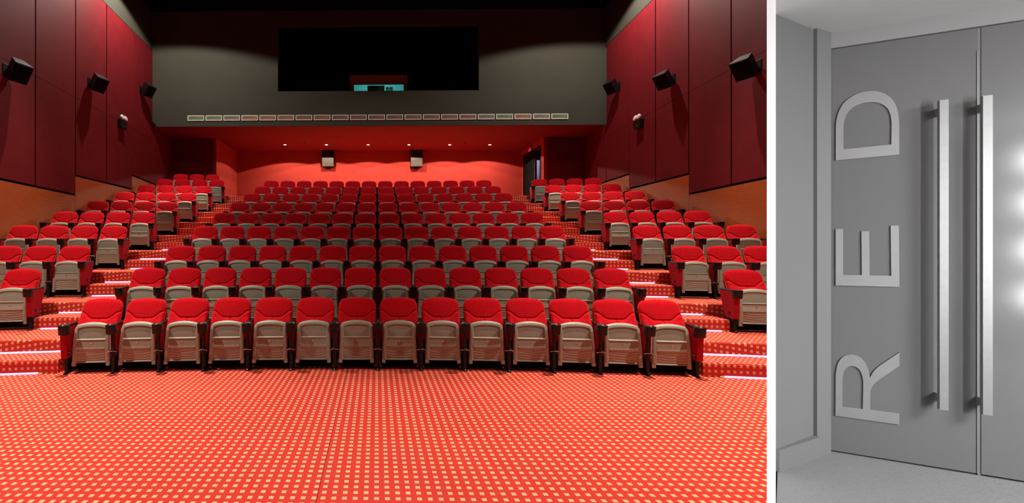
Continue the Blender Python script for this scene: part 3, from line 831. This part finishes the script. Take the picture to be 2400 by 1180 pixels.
# made-up partition, its white end standing for the blank gap; lobby walls
PA = (1.6572, 1.9); PB = (1.6945, 1.9); PC = (2.144, 2.405); PD = (2.644, 2.641)
tag(poly([PA, PB, PC, (2.20, 2.46), (2.15, 2.45), (1.752, 1.99)], 0, 3.1).build('wall_gap_divider', M['white']), kind='structure')
back = dd.yx if False else Vector((-dd.y, dd.x))
tag(poly([PC, PD, (PD[0]+.02, PD[1]+.12), (2.21, 2.52)], 0, 2.98).build('wall_lobby_left', M['l_wall']), kind='structure')
# header and wall round the doors
Dn = Vector((-dd.y, dd.x))   # away from the viewer
def dslab(name, s0, s1, z0, z1, off, th, m, kind='structure', parent=None):
    a = A2+dd*s0-Dn*off; b_ = A2+dd*s1-Dn*off; q = [a, b_, b_+Dn*th, a+Dn*th]
    o = poly([(v.x, v.y) for v in q], z0, z1).build(name, m, parent)
    if kind: o['kind'] = kind
    return o
dz_top = on_plane(1936, 125, door_p0, door_n).z; dz_top2 = on_plane(2395, 42, door_p0, door_n).z
ztop = (dz_top+dz_top2)/2
s_gap0 = (dpt(2292, 568)-door_p0).dot(door_d); s_gap1 = (dpt(2300, 568)-door_p0).dot(door_d)
dslab('wall_lobby_rear', -.02, 1.9, ztop+.004, 2.98, .012, .15, M['l_head'])
dslab('wall_lobby_rear', -.02, 1.9, 0, LZ, 0, .15, M['l_wall'])
# corner pillar / jamb between left wall and door
j0 = Vector((2.525, 2.585)); 
tag(poly([(2.520, 2.565), (2.646, 2.612), (2.66, 2.66), (2.50, 2.60)], 0, 2.86).build('trim_1', M['l_trim']), kind='structure')
# doors: two leaves
door1 = dslab('door_2', .004, s_gap0, LZ+.008, ztop, 0, .05, M['l_door'])
door2 = dslab('door_3', s_gap1, s_gap1+.92, LZ+.008, ztop, .0, .05, M['l_door'])
dslab('edge_trim', s_gap0-.004, s_gap0, LZ+.01, ztop-.12, .003, .01, M['l_side'], None, door1)
dslab('trim_2', s_gap0, s_gap1, LZ, ztop, -.003, .03, M['l_trim'])
dslab('wall_lobby_rear', s_gap1+.92, 1.95, LZ, ztop+.02, 0, .15, M['l_wall'])
# hinges
for z0, z1 in ((CAMZ+1*(568-335)/F*2.64, CAMZ+(568-205)/F*2.64), (CAMZ-(1000-568)/F*2.64, CAMZ-(925-568)/F*2.64)):
    dslab('hinge', -.022, .004, z0, z1, .016, .02, M['l_door'], None, door1)
# letters R E D, reading upwards
def glyph(name, loops, sc, ox, oy, parent):
    off = .006
    L3 = [[dpt(ox+x/sc, oy+y/sc, off) for x, y in lp] for lp in loops]
    L0 = [[dpt(ox+x/sc, oy+y/sc, off)-door_n*.006 for x, y in lp] for lp in loops]
    flat = [v for lp in L3 for v in lp]; low = [v for lp in L0 for v in lp]
    tri = tessellate_polygon([[Vector(((v-door_p0).dot(door_d), v.z, 0)) for v in lp] for lp in L3])
    mb = MB(); n = len(flat)
    fs = [tuple(t) for t in tri]+[tuple(i+n for i in t) for t in tri]
    k = 0
    for lp in L3:
        m = len(lp); fs += [(k+i, k+(i+1) % m, n+k+(i+1) % m, n+k+i) for i in range(m)]; k += m
    mb.add(flat+low, fs); return mb.build(name, M['l_metal'], parent)
D_o = [(106, 1046), (942, 969), (943, 560), (938, 500), (930, 435), (915, 370), (896, 318), (870, 270), (838, 229), (800, 195), (752, 166), (700, 146), (640, 134), (580, 131), (525, 134), (480, 142), (435, 153), (390, 168), (338, 191), (290, 222), (240, 262), (200, 305), (170, 350), (150, 395), (130, 450), (118, 505), (109, 560), (107, 610)]
D_i = [(207, 900), (207, 620), (211, 570), (218, 522), (240, 455), (262, 420), (290, 385), (328, 350), (370, 325), (418, 304), (470, 289), (525, 280), (580, 277), (622, 279), (660, 287), (702, 300), (740, 320), (774, 347), (802, 382), (822, 425), (835, 480), (841, 530), (842, 570), (838, 836)]
E_o = [(110, 1000), (992, 1022), (984, 172), (871, 174), (880, 867), (580, 862), (573, 250), (467, 250), (472, 858), (213, 856), (212, 219), (110, 221)]
R_o = [(107, 975), (990, 1098), (990, 945), (587, 892), (590, 650), (596, 618), (608, 588), (626, 558), (650, 530), (683, 499), (720, 470), (992, 284), (992, 98), (730, 275), (686, 310), (650, 345), (628, 371), (610, 400), (596, 428), (583, 458), (578, 410), (570, 370), (560, 328), (545, 290), (525, 250), (500, 215), (472, 184), (440, 160), (410, 146), (380, 137), (350, 132), (320, 130), (284, 133), (250, 142), (217, 158), (190, 180), (165, 208), (145, 245), (131, 287), (122, 330), (114, 375), (110, 430)]
R_i = [(204, 850), (205, 500), (208, 450), (212, 410), (221, 375), (235, 345), (255, 319), (280, 300), (306, 290), (335, 287), (369, 292), (400, 305), (428, 327), (450, 355), (467, 390), (480, 430), (488, 475), (492, 530), (485, 882)]
glyph('letter_d', [D_o, D_i], 5.62, 1940, 190, door1)
glyph('letter_e', [E_o], 5.9, 1940, 500, door1)
glyph('letter_r', [R_o, R_i], 5.9, 1940, 810, door1)
# long bar handles standing off the doors on two posts
def handle(px0, px1, pys, depth, parent):
    ya, yb, yc, yd = pys   # top-left, top-right, bottom-left, bottom-right
    off = .065
    P = [dpt(px0, ya, off), dpt(px1, yb, off), dpt(px1, yd, off), dpt(px0, yc, off)]
    zt = (P[0].z+P[1].z)/2; zb = (P[2].z+P[3].z)/2
    a, b_ = P[0], P[1]
    s0 = (a-door_p0).dot(door_d); s1 = (b_-door_p0).dot(door_d)
    def q(s, o): v = door_p0+door_d*s+door_n*o; return (v.x, v.y)
    mb = MB(); mb.prism([q(s0, off), q(s1, off), q(s1, off-depth), q(s0, off-depth)], zb, zt)
    h = mb.build('door_handle', M['l_handle'], parent)
    for z in (zt-.055, zb+.055):
        mb = MB(); mb.prism([q(s0+.006, off-depth), q(s1-.006, off-depth), q(s1-.006, .0), q(s0+.006, .0)], z-.02, z+.02)
        mb.build('handle_post', M['l_side'], h)
handle(2202.5, 2223.5, (235, 233, 961.5, 963), .022, door1)
handle(2304, 2327, (225, 222, 973, 975), .022, door2)
# floor, ceiling, baseboard of the lobby
tag(poly([PB, (PC[0]+.01, PC[1]), PD, (E2.x, E2.y+.02), (E2.x+.6, -2.2), (2.62, -2.2), (2.62, -.3), (1.72, 1.5)], 0.0, LZ).build('floor', M['l_floor']), kind='structure')
tag(poly([PB, (PC[0]+.01, PC[1]+.02), PD, (E2.x, E2.y+.02), (E2.x+.6, -2.2), (2.62, -2.2), (2.62, -.3), (1.72, 1.5)], LC, LC+.12).build('ceiling', M['l_ceil']), kind='structure')
tag(poly([(E2.x+.1, E2.y), (E2.x+.6, -2.2), (E2.x+.72, -2.2), (E2.x+.22, E2.y+.05)], 0, LC).build('wall_lobby_right', M['l_wall']), kind='structure')
tag(poly([(2.62, -2.2), (E2.x+.72, -2.2), (E2.x+.72, -2.3), (2.50, -2.3)], 0, LC+.1).build('wall_lobby_back', M['l_wall']), kind='structure')
tag(poly([(2.50, -2.3), (2.62, -2.3), (2.68, -.32), (2.50, -.32)], 0, LC+.1).build('wall_lobby_shield', M['l_wall']), kind='structure')  # unseen wall, added to shield the hall from the lobby lamps
tag(poly([(-7.5, -.42), (2.68, -.42), (2.68, -.32), (-7.5, -.32)], 0, CEIL).build('wall_light_shield', M['black_matte']), kind='structure')  # unseen wall behind the camera, added to block lobby light from the seats
# baseboard on the left lobby wall
u = (Vector(PD)-Vector(PC)).normalized(); nn = Vector((u.y, -u.x))
bb0 = Vector(PC)+nn*.016; bb1 = Vector((2.520, 2.565))+nn*.012
tag(poly([(PC[0], PC[1]), (bb0.x+.0, bb0.y), (bb1.x, bb1.y), (2.53, 2.59)], LZ, LZ+.115).build('baseboard_left', M['l_trim']), kind='structure')
# lobby lamps: four round wall lamps one above another (they mirror in the doors), plus an added, unseen soft fill light overhead
for z in (2.46, 2.04, 1.58, 1.13):
    point('lobby_lamp', c2w(3.28, -1.48, z), 98.0, .09, (1, 1, 1))
area('lobby_fill_light', c2w(4.15, .0, LC-.03), c2w(4.1, .1, 0), 205, .9, 1.2)
